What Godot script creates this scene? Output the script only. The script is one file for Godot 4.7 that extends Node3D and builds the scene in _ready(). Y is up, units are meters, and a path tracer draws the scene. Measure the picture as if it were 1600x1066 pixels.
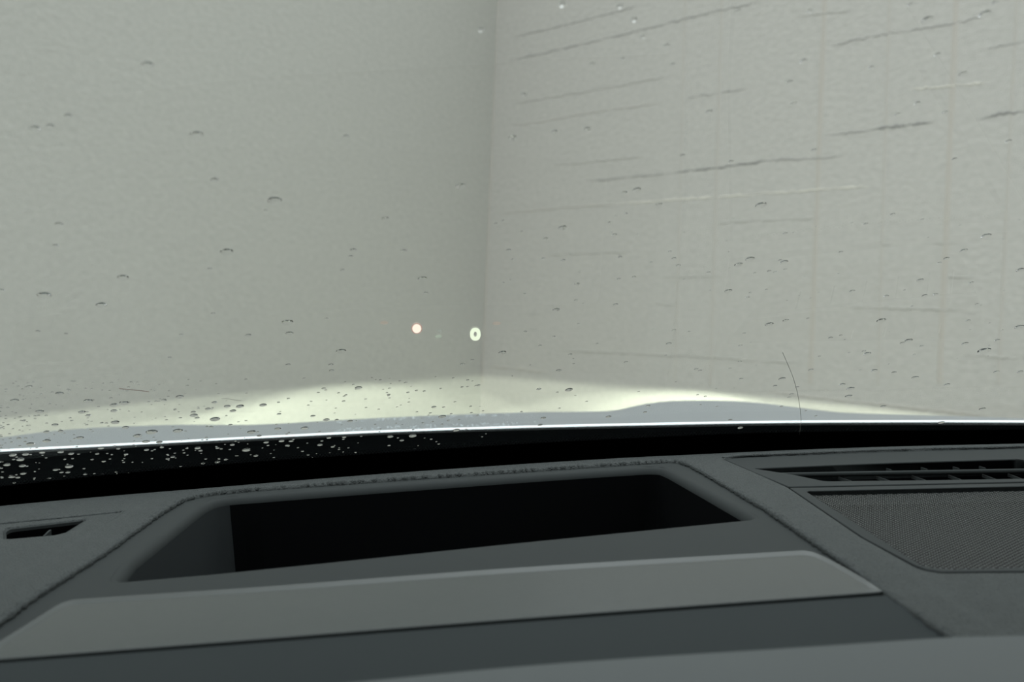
extends Node3D
# Cabin view through a rain-spotted windscreen at a bare concrete corner lit by the car's low beams.

const FPX := 1450.0                      # focal length in pixels of the 1600 x 1066 frame
const EYE := Vector3(0.0, 1.23, 0.0)     # camera, metres above the ground
const PITCH := -0.0538                   # camera looks slightly down
const EYE_OVER_DASH := 0.13              # camera height over the padded top of the dashboard
const RAKE := 1.6                        # cotangent of the windscreen's slope

var view: Basis
var dash: Transform3D                    # frame of the car: x right, y off the dashboard, -z ahead
var q0: float
var q1: float
var q2: float
var used := {}
var M := {}
var rng := RandomNumberGenerator.new()

# ------------------------------------------------------------------ geometry of the place
func ray(px: float, py: float) -> Vector3:
	return view * Vector3((px - 800.0) / FPX, -(py - 533.0) / FPX, -1.0)

func on_dash(px: float, py: float, h: float) -> Vector2:         # (x, z) in the car's frame, on the level h
	var d: Vector3 = dash.basis.inverse() * ray(px, py)
	var t := (h - EYE_OVER_DASH) / d.y
	return Vector2(d.x * t, d.z * t)

func outline(a: Array, h: float) -> PackedVector2Array:           # pairs measured on the plan of the dashboard
	var out := PackedVector2Array()
	for i in range(0, a.size(), 2):
		out.append(on_dash(a[i], a[i + 1], h))
	return out

func lifted(p: PackedVector2Array, h: float) -> Array:
	var out := []
	for v in p:
		out.append(Vector3(v.x, h, v.y))
	return out

func base_of_glass(x: float) -> float:
	return q0 + q1 * x + q2 * x * x

func on_glass(px: float, py: float) -> Vector3:                   # in the car's frame
	var d: Vector3 = dash.basis.inverse() * ray(px, py)
	var lo := 0.05
	var hi := 3.0
	for i in 40:
		var t := (lo + hi) / 2.0
		var p := Vector3(0, EYE_OVER_DASH, 0) + d * t
		if -p.z + p.y * RAKE - base_of_glass(p.x) > 0.0:
			hi = t
		else:
			lo = t
	return Vector3(0, EYE_OVER_DASH, 0) + d * hi

func glass_normal(p: Vector3) -> Vector3:
	return Vector3(-(q1 + 2.0 * q2 * p.x), RAKE, -1.0).normalized()

# ------------------------------------------------------------------ scene tree
func numbered(called: String) -> String:
	if not used.has(called):
		used[called] = 0
		return called
	used[called] += 1
	return "%s_%03d" % [called, used[called]]

func thing(called: String, label: String, category: String, at: Transform3D, group := "") -> Node3D:
	var o := Node3D.new()
	o.name = numbered(called)
	o.transform = at
	add_child(o, true)
	tag(o, label, category, group)
	return o

func tag(o: Node3D, label: String, category: String, group := "") -> void:
	o.set_meta("label", label)
	o.set_meta("category", category)
	if group:
		o.set_meta("group", group)

func part(called: String, st: SurfaceTool, m: Material, parent: Node3D, local := Transform3D()) -> MeshInstance3D:
	var o := MeshInstance3D.new()
	o.mesh = st.commit()
	o.material_override = m
	o.name = called
	o.transform = local
	o.cast_shadow = GeometryInstance3D.SHADOW_CASTING_SETTING_ON
	parent.add_child(o, true)
	return o

func struct(called: String, st: SurfaceTool, m: Material, label: String, category: String, at := Transform3D()) -> MeshInstance3D:
	var o := part(called, st, m, self, at)
	tag(o, label, category)
	o.set_meta("kind", "structure")
	return o

# ------------------------------------------------------------------ mesh helpers
func begin() -> SurfaceTool:
	var st := SurfaceTool.new()
	st.begin(Mesh.PRIMITIVE_TRIANGLES)
	return st

func tri(st: SurfaceTool, a: Vector3, b: Vector3, c: Vector3, na: Vector3, nb: Vector3, nc: Vector3) -> void:
	var g := (a - c).cross(a - b)
	if g.dot(na + nb + nc) < 0.0:
		var s := b
		b = c
		c = s
		s = nb
		nb = nc
		nc = s
	st.set_normal(na)
	st.add_vertex(a)
	st.set_normal(nb)
	st.add_vertex(b)
	st.set_normal(nc)
	st.add_vertex(c)

func quad(st: SurfaceTool, a: Vector3, b: Vector3, c: Vector3, d: Vector3, n: Vector3) -> void:
	tri(st, a, b, c, n, n, n)
	tri(st, a, c, d, n, n, n)

func quad4(st: SurfaceTool, a: Vector3, b: Vector3, c: Vector3, d: Vector3, na: Vector3, nb: Vector3, nc: Vector3, nd: Vector3) -> void:
	tri(st, a, b, c, na, nb, nc)
	tri(st, a, c, d, na, nc, nd)

func box(st: SurfaceTool, o: Vector3, x: Vector3, y: Vector3, z: Vector3) -> void:      # a block from one corner and its three edges
	var m := o + (x + y + z) / 2.0
	for f in [[o, y, z], [o + x, y, z], [o, x, z], [o + y, x, z], [o, x, y], [o + z, x, y]]:
		var p: Vector3 = f[0]
		var u: Vector3 = f[1]
		var v: Vector3 = f[2]
		var n := u.cross(v).normalized()
		if n.dot(p + (u + v) / 2.0 - m) < 0.0:
			n = -n
		quad(st, p, p + u, p + u + v, p + v, n)

func rounded(p: PackedVector2Array, r: float, seg := 5) -> PackedVector2Array:          # corners cut by arcs
	var out := PackedVector2Array()
	var n := p.size()
	for i in n:
		var a := p[(i + n - 1) % n]
		var b := p[i]
		var c := p[(i + 1) % n]
		var u := (a - b).normalized()
		var v := (c - b).normalized()
		if u.dot(v) < -0.985:
			out.append(b)
			continue
		var cut := minf(r, minf(a.distance_to(b), c.distance_to(b)) * 0.45)
		for k in seg + 1:
			var t := float(k) / seg
			out.append((b + u * cut).lerp(b, t).lerp(b.lerp(b + v * cut, t), t))
	return out

func shifted(p: PackedVector2Array, by: float) -> PackedVector2Array:                   # every edge moved inwards by «by» (outwards if negative)
	var area := 0.0
	var n := p.size()
	for i in n:
		area += p[i].cross(p[(i + 1) % n])
	var s := signf(area)
	var out := PackedVector2Array()
	for i in n:
		var u := (p[i] - p[(i + n - 1) % n]).normalized()
		var v := (p[(i + 1) % n] - p[i]).normalized()
		var nu := Vector2(-u.y, u.x) * s
		var nv := Vector2(-v.y, v.x) * s
		var m := (nu + nv).normalized()
		out.append(p[i] + m * by / maxf(0.45, m.dot(nu)))
	return out

func bridged(outer: PackedVector2Array, holes: Array) -> PackedVector2Array:
	var poly := outer.duplicate()
	if Geometry2D.is_polygon_clockwise(poly):
		poly.reverse()
	for h0 in holes:
		var h: PackedVector2Array = h0.duplicate()
		if not Geometry2D.is_polygon_clockwise(h):
			h.reverse()
		var best := INF
		var bi := 0
		var bj := 0
		for i in poly.size():
			for j in h.size():
				var d := poly[i].distance_squared_to(h[j])
				if d < best:
					var a := poly[i].lerp(h[j], 0.001)
					var b := poly[i].lerp(h[j], 0.999)
					var ok := true
					for q in [poly, h]:
						for k in q.size():
							if Geometry2D.segment_intersects_segment(a, b, q[k], q[(k + 1) % q.size()]) != null:
								ok = false
								break
						if not ok:
							break
					if ok:
						best = d
						bi = i
						bj = j
		var out := PackedVector2Array()
		for i in bi + 1:
			out.append(poly[i])
		for j in h.size() + 1:
			out.append(h[(bj + j) % h.size()])
		for i in range(bi, poly.size()):
			out.append(poly[i])
		poly = out
	return poly

func fill(st: SurfaceTool, outer: PackedVector2Array, holes: Array, y: float, n := Vector3.UP) -> void:
	var poly := bridged(outer, holes)
	var idx := Geometry2D.triangulate_polygon(poly)
	if idx.is_empty():
		push_warning("an outline could not be filled")
	for i in range(0, idx.size(), 3):
		var a := poly[idx[i]]
		var b := poly[idx[i + 1]]
		var c := poly[idx[i + 2]]
		tri(st, Vector3(a.x, y, a.y), Vector3(b.x, y, b.y), Vector3(c.x, y, c.y), n, n, n)

func plate(outer: PackedVector2Array, holes: Array, y: float, thick: float, bev: float, hole_bev := -1.0) -> SurfaceTool:   # a slab with rounded edges all round, and round its holes
	var st := begin()
	if hole_bev < 0.0:
		hole_bev = bev
	var tops := []
	for h in holes:
		tops.append(shifted(h, -hole_bev))
	fill(st, shifted(outer, bev), tops, y)
	var rims := [[outer, bev, 1.0]]
	for h in holes:
		rims.append([h, hole_bev, -1.0])
	for e in rims:
		var p: PackedVector2Array = e[0]
		var b: float = e[1]
		var side: float = e[2]
		var rings := []
		var outs := shifted(p, -0.001)
		for k in 6:
			var ang := float(k) / 5.0 * PI / 2.0
			rings.append([shifted(p, side * b * (1.0 - sin(ang))), y - b * (1.0 - cos(ang)), ang])
		rings.append([p, y - thick, PI / 2.0])
		for k in rings.size() - 1:
			for i in p.size():
				var j := (i + 1) % p.size()
				var di := (outs[i] - p[i]).normalized() * side
				var dj := (outs[j] - p[j]).normalized() * side
				var r0: Array = rings[k]
				var r1: Array = rings[k + 1]
				var a: Vector2 = r0[0][i]
				var c: Vector2 = r0[0][j]
				var d: Vector2 = r1[0][j]
				var f: Vector2 = r1[0][i]
				var n0i := Vector3(di.x * sin(r0[2]), cos(r0[2]), di.y * sin(r0[2]))
				var n0j := Vector3(dj.x * sin(r0[2]), cos(r0[2]), dj.y * sin(r0[2]))
				var n1i := Vector3(di.x * sin(r1[2]), cos(r1[2]), di.y * sin(r1[2]))
				var n1j := Vector3(dj.x * sin(r1[2]), cos(r1[2]), dj.y * sin(r1[2]))
				quad4(st, Vector3(a.x, r0[1], a.y), Vector3(c.x, r0[1], c.y), Vector3(d.x, r1[1], d.y), Vector3(f.x, r1[1], f.y), n0i, n0j, n1j, n1i)
	return st

func skirt(st: SurfaceTool, p: PackedVector2Array, y0: float, y1: float, inwards: bool, shrink := 0.0) -> void:   # upright walls along an outline
	var low := shifted(p, shrink) if shrink != 0.0 else p
	var outs := shifted(p, -0.001)
	for i in p.size():
		var j := (i + 1) % p.size()
		var di := (outs[i] - p[i]).normalized() * (-1.0 if inwards else 1.0)
		var dj := (outs[j] - p[j]).normalized() * (-1.0 if inwards else 1.0)
		quad4(st, Vector3(p[i].x, y0, p[i].y), Vector3(p[j].x, y0, p[j].y), Vector3(low[j].x, y1, low[j].y), Vector3(low[i].x, y1, low[i].y), Vector3(di.x, 0, di.y), Vector3(dj.x, 0, dj.y), Vector3(dj.x, 0, dj.y), Vector3(di.x, 0, di.y))

func tube(st: SurfaceTool, path: Array, r: float, seg := 10, flat := 1.0, jitter := 0.0) -> void:
	var rings := []
	for i in path.size():
		var a: Vector3 = path[maxi(i - 1, 0)]
		var b: Vector3 = path[mini(i + 1, path.size() - 1)]
		var t := (b - a).normalized()
		var up := Vector3.UP if absf(t.y) < 0.9 else Vector3.RIGHT
		var s := t.cross(up).normalized()
		var w := s.cross(t)
		var ring := []
		var rr := r * (1.0 + jitter * (rng.randf() - 0.5))
		for k in seg:
			var ang := TAU * k / seg
			ring.append([path[i] + s * cos(ang) * rr + w * sin(ang) * rr * flat, (s * cos(ang) * flat + w * sin(ang)).normalized()])
		rings.append(ring)
	for i in rings.size() - 1:
		for k in seg:
			var l := (k + 1) % seg
			quad4(st, rings[i][k][0], rings[i][l][0], rings[i + 1][l][0], rings[i + 1][k][0], rings[i][k][1], rings[i][l][1], rings[i + 1][l][1], rings[i + 1][k][1])
	for e in [0, rings.size() - 1]:
		var n: Vector3 = (path[e] - path[1 if e == 0 else e - 1]).normalized()
		for k in range(1, seg - 1):
			tri(st, rings[e][0][0], rings[e][k][0], rings[e][k + 1][0], n, n, n)

func sheet(rows: Array, up: Vector3) -> SurfaceTool:                 # a smooth surface through rows of points
	var st := begin()
	var nr := rows.size()
	var nc: int = rows[0].size()
	var nm := []
	for i in nr:
		var line := []
		for j in nc:
			var u: Vector3 = rows[mini(i + 1, nr - 1)][j] - rows[maxi(i - 1, 0)][j]
			var v: Vector3 = rows[i][mini(j + 1, nc - 1)] - rows[i][maxi(j - 1, 0)]
			var n := u.cross(v).normalized()
			line.append(n if n.dot(up) >= 0.0 else -n)
		nm.append(line)
	for i in nr - 1:
		for j in nc - 1:
			quad4(st, rows[i][j], rows[i][j + 1], rows[i + 1][j + 1], rows[i + 1][j], nm[i][j], nm[i][j + 1], nm[i + 1][j + 1], nm[i + 1][j])
	return st

func spline(a: Array, step: float) -> Array:                        # evenly spaced points of a smooth line y(x) through pairs
	var c := Curve.new()
	var x0: float = a[0]
	var x1: float = a[a.size() - 2]
	var out := []
	var n := int((x1 - x0) / step) + 1
	for k in n + 1:
		var x := x0 + (x1 - x0) * k / n
		var i := 0
		while i < a.size() - 4 and x > a[i + 2]:
			i += 2
		var xa: float = a[i]
		var xb: float = a[i + 2]
		var ya: float = a[i + 1]
		var yb: float = a[i + 3]
		var sl := (yb - ya) / (xb - xa)
		var sa: float = sl if i == 0 else (yb - a[i - 1]) / (xb - a[i - 2])
		var sb: float = sl if i >= a.size() - 4 else (a[i + 5] - ya) / (a[i + 4] - xa)
		var t := (x - xa) / (xb - xa)
		var h := xb - xa
		out.append(Vector2(x, (2 * t * t * t - 3 * t * t + 1) * ya + (t * t * t - 2 * t * t + t) * h * sa + (3 * t * t - 2 * t * t * t) * yb + (t * t * t - t * t) * h * sb))
	return out

# ------------------------------------------------------------------ materials
func noise_map(kind: int, freq: float, size: int, sd: int, lo: Color, hi: Color, octaves := 4) -> NoiseTexture2D:
	var n := FastNoiseLite.new()
	n.noise_type = kind
	n.frequency = freq
	n.seed = sd
	n.fractal_octaves = octaves
	if kind == FastNoiseLite.TYPE_CELLULAR:
		n.cellular_return_type = FastNoiseLite.RETURN_DISTANCE2_SUB
		n.fractal_type = FastNoiseLite.FRACTAL_NONE
	var t := NoiseTexture2D.new()
	t.width = size
	t.height = size
	t.seamless = true
	t.noise = n
	var g := Gradient.new()
	g.set_color(0, lo)
	g.set_color(1, hi)
	t.color_ramp = g
	return t

func mat(color: Color, rough: float, spec := 0.5, metal := 0.0) -> StandardMaterial3D:
	var m := StandardMaterial3D.new()
	m.albedo_color = color
	m.roughness = rough
	m.metallic_specular = spec
	m.metallic = metal
	return m

func worldly(m: StandardMaterial3D, scale: float) -> StandardMaterial3D:
	m.uv1_triplanar = true
	m.uv1_world_triplanar = true
	m.uv1_scale = Vector3.ONE * scale
	return m

func materials() -> void:
	var plaster := noise_map(FastNoiseLite.TYPE_SIMPLEX_SMOOTH, 0.06, 1024, 3, Color(0.925, 0.925, 0.925), Color(1, 1, 1), 5)
	M.wall = worldly(mat(Color(0.728, 0.724, 0.70), 0.9, 0.3), 0.45)
	M.wall.albedo_texture = plaster
	M.wall.heightmap_enabled = true
	M.wall.heightmap_texture = noise_map(FastNoiseLite.TYPE_SIMPLEX_SMOOTH, 0.05, 1024, 8, Color.BLACK, Color.WHITE, 5)
	M.wall.heightmap_scale = 0.25
	M.board = worldly(mat(Color(0.775, 0.764, 0.742), 0.9, 0.3), 0.45)
	M.board.albedo_texture = plaster
	M.board.heightmap_enabled = true
	M.board.heightmap_texture = M.wall.heightmap_texture
	M.board.heightmap_scale = 0.25
	for e in [["grime", Color(0.61, 0.605, 0.59)], ["grime_soft", Color(0.685, 0.675, 0.66)], ["grime_faint", Color(0.745, 0.735, 0.712)], ["rust", Color(0.768, 0.747, 0.717)], ["rust_soft", Color(0.769, 0.753, 0.727)], ["lime", Color(0.86, 0.845, 0.805)]]:
		M[e[0]] = worldly(mat(e[1], 0.9, 0.3), 1.3)
		M[e[0]].albedo_texture = plaster
	M.ground = worldly(mat(Color(0.31, 0.31, 0.30), 0.7, 0.4), 0.6)
	M.ground.albedo_texture = plaster
	var grain := noise_map(FastNoiseLite.TYPE_CELLULAR, 0.085, 512, 5, Color.BLACK, Color.WHITE)
	M.leather = worldly(mat(Color(0.257, 0.272, 0.272), 0.65, 0.3), 14.0)
	M.leather.heightmap_enabled = true
	M.leather.heightmap_texture = grain
	M.leather.heightmap_scale = 0.09
	var fine := noise_map(FastNoiseLite.TYPE_SIMPLEX, 0.2, 512, 6, Color.BLACK, Color.WHITE, 2)
	M.plastic = worldly(mat(Color(0.203, 0.217, 0.218), 0.6, 0.2), 12.0)
	M.plastic.heightmap_enabled = true
	M.plastic.heightmap_texture = fine
	M.plastic.heightmap_scale = 0.004
	M.well = mat(Color(0.05, 0.055, 0.06), 0.85, 0.1)  # darker copy for the well walls that lie in shade
	M.well_side_lit = mat(Color(0.185, 0.198, 0.203), 0.7, 0.2)  # paler copy for the left wall, the light on it painted in
	M.black = mat(Color(0.02, 0.02, 0.025), 0.85, 0.1)
	M.satin = worldly(mat(Color(0.25, 0.268, 0.268), 0.26, 0.45), 12.0)
	M.satin.heightmap_enabled = true
	M.satin.heightmap_texture = fine
	M.satin.heightmap_scale = 0.003
	M.panel = worldly(mat(Color(0.175, 0.195, 0.2), 0.6, 0.2), 12.0)
	M.mesh = mat(Color(0.33, 0.34, 0.335), 0.5, 0.35)
	M.ribbed = mat(Color(0.297, 0.315, 0.317), 0.6, 0.45)
	M.headliner = mat(Color(0.42, 0.42, 0.41), 0.95, 0.2)
	M.frit = mat(Color(0.02, 0.02, 0.025), 0.6, 0.1)
	M.cowl = mat(Color(0.02, 0.025, 0.027), 0.85, 0.1)
	M.paint = mat(Color(0.672, 0.70, 0.725), 0.32, 0.5, 0.75)
	M.lip = mat(Color(0.93, 0.96, 0.97), 0.18, 0.5, 0.9)  # hood edge, whiter than the paint to carry its sky reflection
	M.bead = mat(Color(0.74, 0.77, 0.78), 0.35, 0.5)
	M.glass = mat(Color(0.9, 1.0, 0.95, 0.015), 0.0)
	M.glass.transparency = BaseMaterial3D.TRANSPARENCY_ALPHA
	M.water = mat(Color(1, 1, 1, 0.0), 0.0)
	M.water.refraction_enabled = true
	M.water.refraction_scale = 0.0333
	M.hair = mat(Color(0.52, 0.52, 0.50), 0.6)
	M.hair_red = mat(Color(0.42, 0.25, 0.23), 0.6)

func glow(c: Color, energy: float, alpha := 1.0) -> StandardMaterial3D:
	var m := mat(Color(0, 0, 0, alpha), 0.9, 0.0)
	m.emission_enabled = true
	m.emission = c
	m.emission_energy_multiplier = energy
	if alpha < 1.0:
		m.transparency = BaseMaterial3D.TRANSPARENCY_ALPHA
	return m

# ------------------------------------------------------------------ build
func _ready() -> void:
	rng.seed = 20240611
	view = Basis(Vector3.RIGHT, PITCH)
	var cam := Camera3D.new()
	cam.name = "camera"
	cam.transform = Transform3D(view, EYE)
	var lens := CameraAttributesPhysical.new()
	lens.frustum_focal_length = 12.0 / (533.0 / FPX)
	lens.frustum_focus_distance = 0.68
	lens.frustum_near = 0.02
	lens.frustum_far = 200.0
	lens.exposure_aperture = 10.0
	cam.attributes = lens
	cam.current = true
	add_child(cam)
	var env := Environment.new()
	env.background_mode = Environment.BG_SKY
	var sky := Sky.new()
	var air := ProceduralSkyMaterial.new()
	air.sky_top_color = Color(0.93, 0.965, 0.965)
	air.sky_horizon_color = Color(0.72, 0.745, 0.74)
	air.sky_curve = 0.3
	air.ground_horizon_color = Color(0.36, 0.36, 0.35)
	air.ground_bottom_color = Color(0.3, 0.3, 0.29)
	air.energy_multiplier = 1.96
	sky.sky_material = air
	env.sky = sky
	env.tonemap_mode = Environment.TONE_MAPPER_LINEAR
	env.tonemap_exposure = 1.12
	env.sdfgi_enabled = true
	env.ssao_enabled = true
	env.ssil_enabled = true
	var we := WorldEnvironment.new()
	we.name = "world_environment"
	we.environment = env
	add_child(we)

	# the car's own frame
	var up := (view * Vector3(-0.03, 1.0, 0.046)).normalized()
	var ahead := ray(560, 480)
	ahead = (ahead - up * ahead.dot(up)).normalized()
	dash = Transform3D(Basis(ahead.cross(up).normalized(), up, -ahead), EYE - up * EYE_OVER_DASH)
	# foot of the windscreen: a parabola a little ahead of the back edge of the dashboard
	var a := on_dash(0, 790, 0)
	var b := on_dash(800, 724, 0)
	var c := on_dash(1600, 692, 0)
	var d01 := (-b.y + a.y) / (b.x - a.x)
	var d12 := (-c.y + b.y) / (c.x - b.x)
	q2 = (d12 - d01) / (c.x - a.x)
	q1 = d01 - q2 * (a.x + b.x)
	q0 = -a.y - q1 * a.x - q2 * a.x * a.x + 0.03

	materials()
	build_walls()
	build_cabin()
	build_windscreen()
	build_hood()
	build_dashboard()
	build_hud_housing()
	build_right_vent()
	build_speaker()
	build_left_vent()
	build_binnacle()
	build_projection()
	build_strands()
	build_drops()
	build_lamps()

# ------------------------------------------------------------------ the concrete corner
var corner: Vector3
var corner_up: Vector3
var along_right: Vector3
var along_left: Vector3
var out_right: Vector3

func on_right_wall(px: float, py: float) -> Vector3:
	var r := ray(px, py)
	return EYE + r * ((corner - EYE).dot(out_right) / r.dot(out_right))

func build_walls() -> void:
	corner = EYE + ray(752, 583) * 6.8
	var top := ray(778, 0)
	top = EYE + top * ((corner.z - EYE.z) / top.z)
	corner_up = (top - corner).normalized()
	along_right = -ray(-655, 441).normalized()
	along_left = -ray(2245, 466).normalized()
	out_right = along_right.cross(corner_up).normalized()
	if out_right.dot(EYE - corner) < 0.0:
		out_right = -out_right
	var out_left := along_left.cross(corner_up).normalized()
	if out_left.dot(EYE - corner) < 0.0:
		out_left = -out_left
	var low := corner - corner_up * 0.85
	var st := begin()
	box(st, low - along_left * 0.3, along_left * 8.0, corner_up * 5.2, -out_left * 0.3)
	struct("wall_left", st, M.wall, "smooth pale grey concrete wall left of the corner", "wall")
	st = begin()
	box(st, low, along_right * 8.0, corner_up * 4.5, -out_right * 0.3)
	var wr := struct("wall_right", st, M.board, "pale grey concrete wall right of the corner, streaked with board marks", "wall")
	st = begin()
	box(st, Vector3(-14, -0.2, -12), Vector3(28, 0, 0), Vector3(0, 0.2, 0), Vector3(0, 0, 22))
	struct("floor", st, M.ground, "grey concrete ground under the car and the walls", "ground")
	# ridges that the shuttering left: soft edge width in metres, how proud, tint, then the line
	var marks := [
		[0.013, "grime_soft", [800, 59, 870, 42, 930, 27, 1000, 8]], [0.015, "grime_soft", [800, 94, 900, 71, 1000, 47, 1100, 22, 1190, 2]],
		[0.010, "grime_faint", [800, 163, 950, 137, 1040, 120]], [0.010, "rust_soft", [800, 197, 950, 172, 1032, 161]], [0.012, "grime_soft", [1068, 154, 1110, 147, 1170, 138]],
		[0.012, "grime_faint", [860, 259, 930, 252, 1010, 244]], [0.018, "grime", [1040, 271, 1130, 261, 1200, 251]], [0.017, "grime_soft", [915, 284, 980, 277, 1045, 271]], [0.016, "grime_soft", [1195, 251, 1290, 246, 1320, 243]],
		[0.014, "grime_soft", [1285, 213, 1330, 207, 1370, 202]], [0.017, "grime", [1355, 203, 1400, 197, 1460, 191]], [0.017, "grime", [1530, 186, 1560, 179, 1602, 174]],
		[0.013, "grime_soft", [1295, 73, 1360, 57, 1420, 48]], [0.012, "grime_soft", [1415, 49, 1500, 34, 1545, 22]], [0.013, "grime_soft", [1540, 77, 1570, 71, 1602, 66]], [0.012, "grime_faint", [1240, 25, 1300, 20, 1335, 15]],
		[0.017, "grime_faint", [1110, 349, 1200, 344, 1285, 341]], [0.015, "grime_faint", [850, 398, 920, 396, 985, 394]], [0.016, "grime_faint", [1030, 433, 1130, 431]],
		[0.016, "grime_faint", [1368, 382, 1397, 381]], [0.014, "grime_faint", [1450, 381, 1500, 380]], [0.016, "grime_faint", [1465, 433, 1525, 434]], [0.019, "grime_faint", [1325, 480, 1410, 482, 1505, 485]],
		[0.018, "grime_faint", [1018, 475, 1062, 477]], [0.020, "grime_soft", [823, 491, 847, 491]], [0.016, "grime_soft", [826, 515, 840, 515]], [0.016, "grime_faint", [870, 547, 950, 551, 1100, 558, 1250, 568]],
		[0.016, "grime_faint", [1500, 554, 1602, 561]], [0.028, "rust_soft", [758, 572, 800, 575, 860, 582]], [0.020, "rust_soft", [1200, 612, 1320, 626, 1440, 639, 1540, 649]],
		[0.016, "lime", [960, 319, 1000, 316, 1100, 309, 1180, 304]], [0.013, "rust_soft", [780, 333, 900, 323, 965, 319]], [0.012, "lime", [1175, 304, 1260, 298, 1360, 291]], [0.011, "lime", [1420, 140, 1480, 135, 1545, 129]],
	]
	var ragged := FastNoiseLite.new()
	ragged.seed = 77
	ragged.frequency = 0.03
	for m in marks:
		st = begin()
		var pts := spline(m[2], 3.5)
		var rows := [[], [], [], []]
		for k in pts.size():
			var p: Vector3 = on_right_wall(pts[k].x, pts[k].y)
			var taper := minf(1.0, minf(k, pts.size() - 1 - k) / 6.0 + 0.1)
			var rag := 0.95 + 1.1 * ragged.get_noise_2d(pts[k].x * 0.9, pts[k].y * 7.0) + 0.5 * ragged.get_noise_2d(pts[k].x * 5.0, 300.0 + pts[k].y)
			var w: float = m[0] * taper * clampf(rag, 0.15, 1.7)
			p += corner_up * 0.010 * ragged.get_noise_2d(pts[k].x * 3.0, 900.0 + pts[k].y)
			var proud := 0.0025 * taper * clampf(rag, 0.3, 1.0)
			rows[0].append(p + corner_up * w * 0.5 - out_right * 0.004)
			rows[1].append(p + corner_up * w * 0.25 + out_right * proud)
			rows[2].append(p - corner_up * w * 0.25 + out_right * proud)
			rows[3].append(p - corner_up * w * 0.5 - out_right * 0.004)
		part("board_mark", sheet(rows, out_right), M[m[1]], wr)
	# upright joints of the shutter panels, almost flush
	for j in [[780, 753, 0.03, "rust"], [1130, 1110, 0.03, "rust_soft"], [1291, 1266, 0.035, "rust"], [1392, 1372, 0.02, "rust_soft"], [1497, 1468, 0.035, "rust"], [1592, 1560, 0.02, "rust_soft"], [1072, 1055, 0.02, "rust_soft"]]:
		var rows2 := [[], [], [], []]
		for k in 25:
			var t := k / 24.0
			var p := on_right_wall(lerpf(j[0], j[1], t), lerpf(-60, 600, t))
			var w: float = j[2] * rng.randf_range(0.8, 1.15)
			rows2[0].append(p - along_right * w * 0.5 - out_right * 0.003)
			rows2[1].append(p - along_right * w * 0.35 + out_right * 0.0015)
			rows2[2].append(p + along_right * w * 0.35 + out_right * 0.0015)
			rows2[3].append(p + along_right * w * 0.5 - out_right * 0.003)
		part("panel_joint", sheet(rows2, out_right), M[j[3]], wr)

# ------------------------------------------------------------------ the closed cabin round the camera
func build_cabin() -> void:
	var top_y := 0.36
	var f_top := base_of_glass(0.3) - top_y * RAKE
	var st := begin()
	box(st, Vector3(-0.62, top_y, -f_top), Vector3(1.7, 0, 0), Vector3(0, 0.05, 0), Vector3(0, 0.0, 1.7))
	struct("ceiling", st, M.headliner, "light grey cloth headliner of the car above the windscreen", "headliner", dash)
	st = begin()
	box(st, Vector3(-0.47, -0.75, -0.75), Vector3(-0.06, 0, 0), Vector3(0, 0.80, 0), Vector3(0, 0, 2.2))
	box(st, Vector3(-0.47, 0.05, -0.12), Vector3(-0.06, 0, 0), Vector3(0, 0.36, 0), Vector3(0, 0, 1.57))  # solid infill of the window, added to cut light from the left
	struct("door_1", st, M.plastic, "dark driver side door panel, its window filled in to shade the dashboard", "door", dash)
	st = begin()
	box(st, Vector3(1.1, -0.75, -0.75), Vector3(0.06, 0, 0), Vector3(0, 0.80, 0), Vector3(0, 0, 2.2))
	struct("door_2", st, M.plastic, "dark door panel on the passenger side of the cabin", "door", dash)
	st = begin()
	box(st, Vector3(-0.44, 0.0, -0.56), Vector3(-0.10, 0, 0), Vector3(0.03, 0.36, 0.50), Vector3(0, 0, 0.14))
	struct("trim_2", st, M.plastic, "dark pillar trim at the driver side of the windscreen", "pillar trim", dash)
	st = begin()
	box(st, Vector3(-0.72, -0.75, 0.8), Vector3(1.9, 0, 0), Vector3(0, 1.1, 0), Vector3(0, 0, 0.15))
	struct("trim_1", st, M.plastic, "dark seat backs closing the cabin behind the driver", "seat back", dash)

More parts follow.
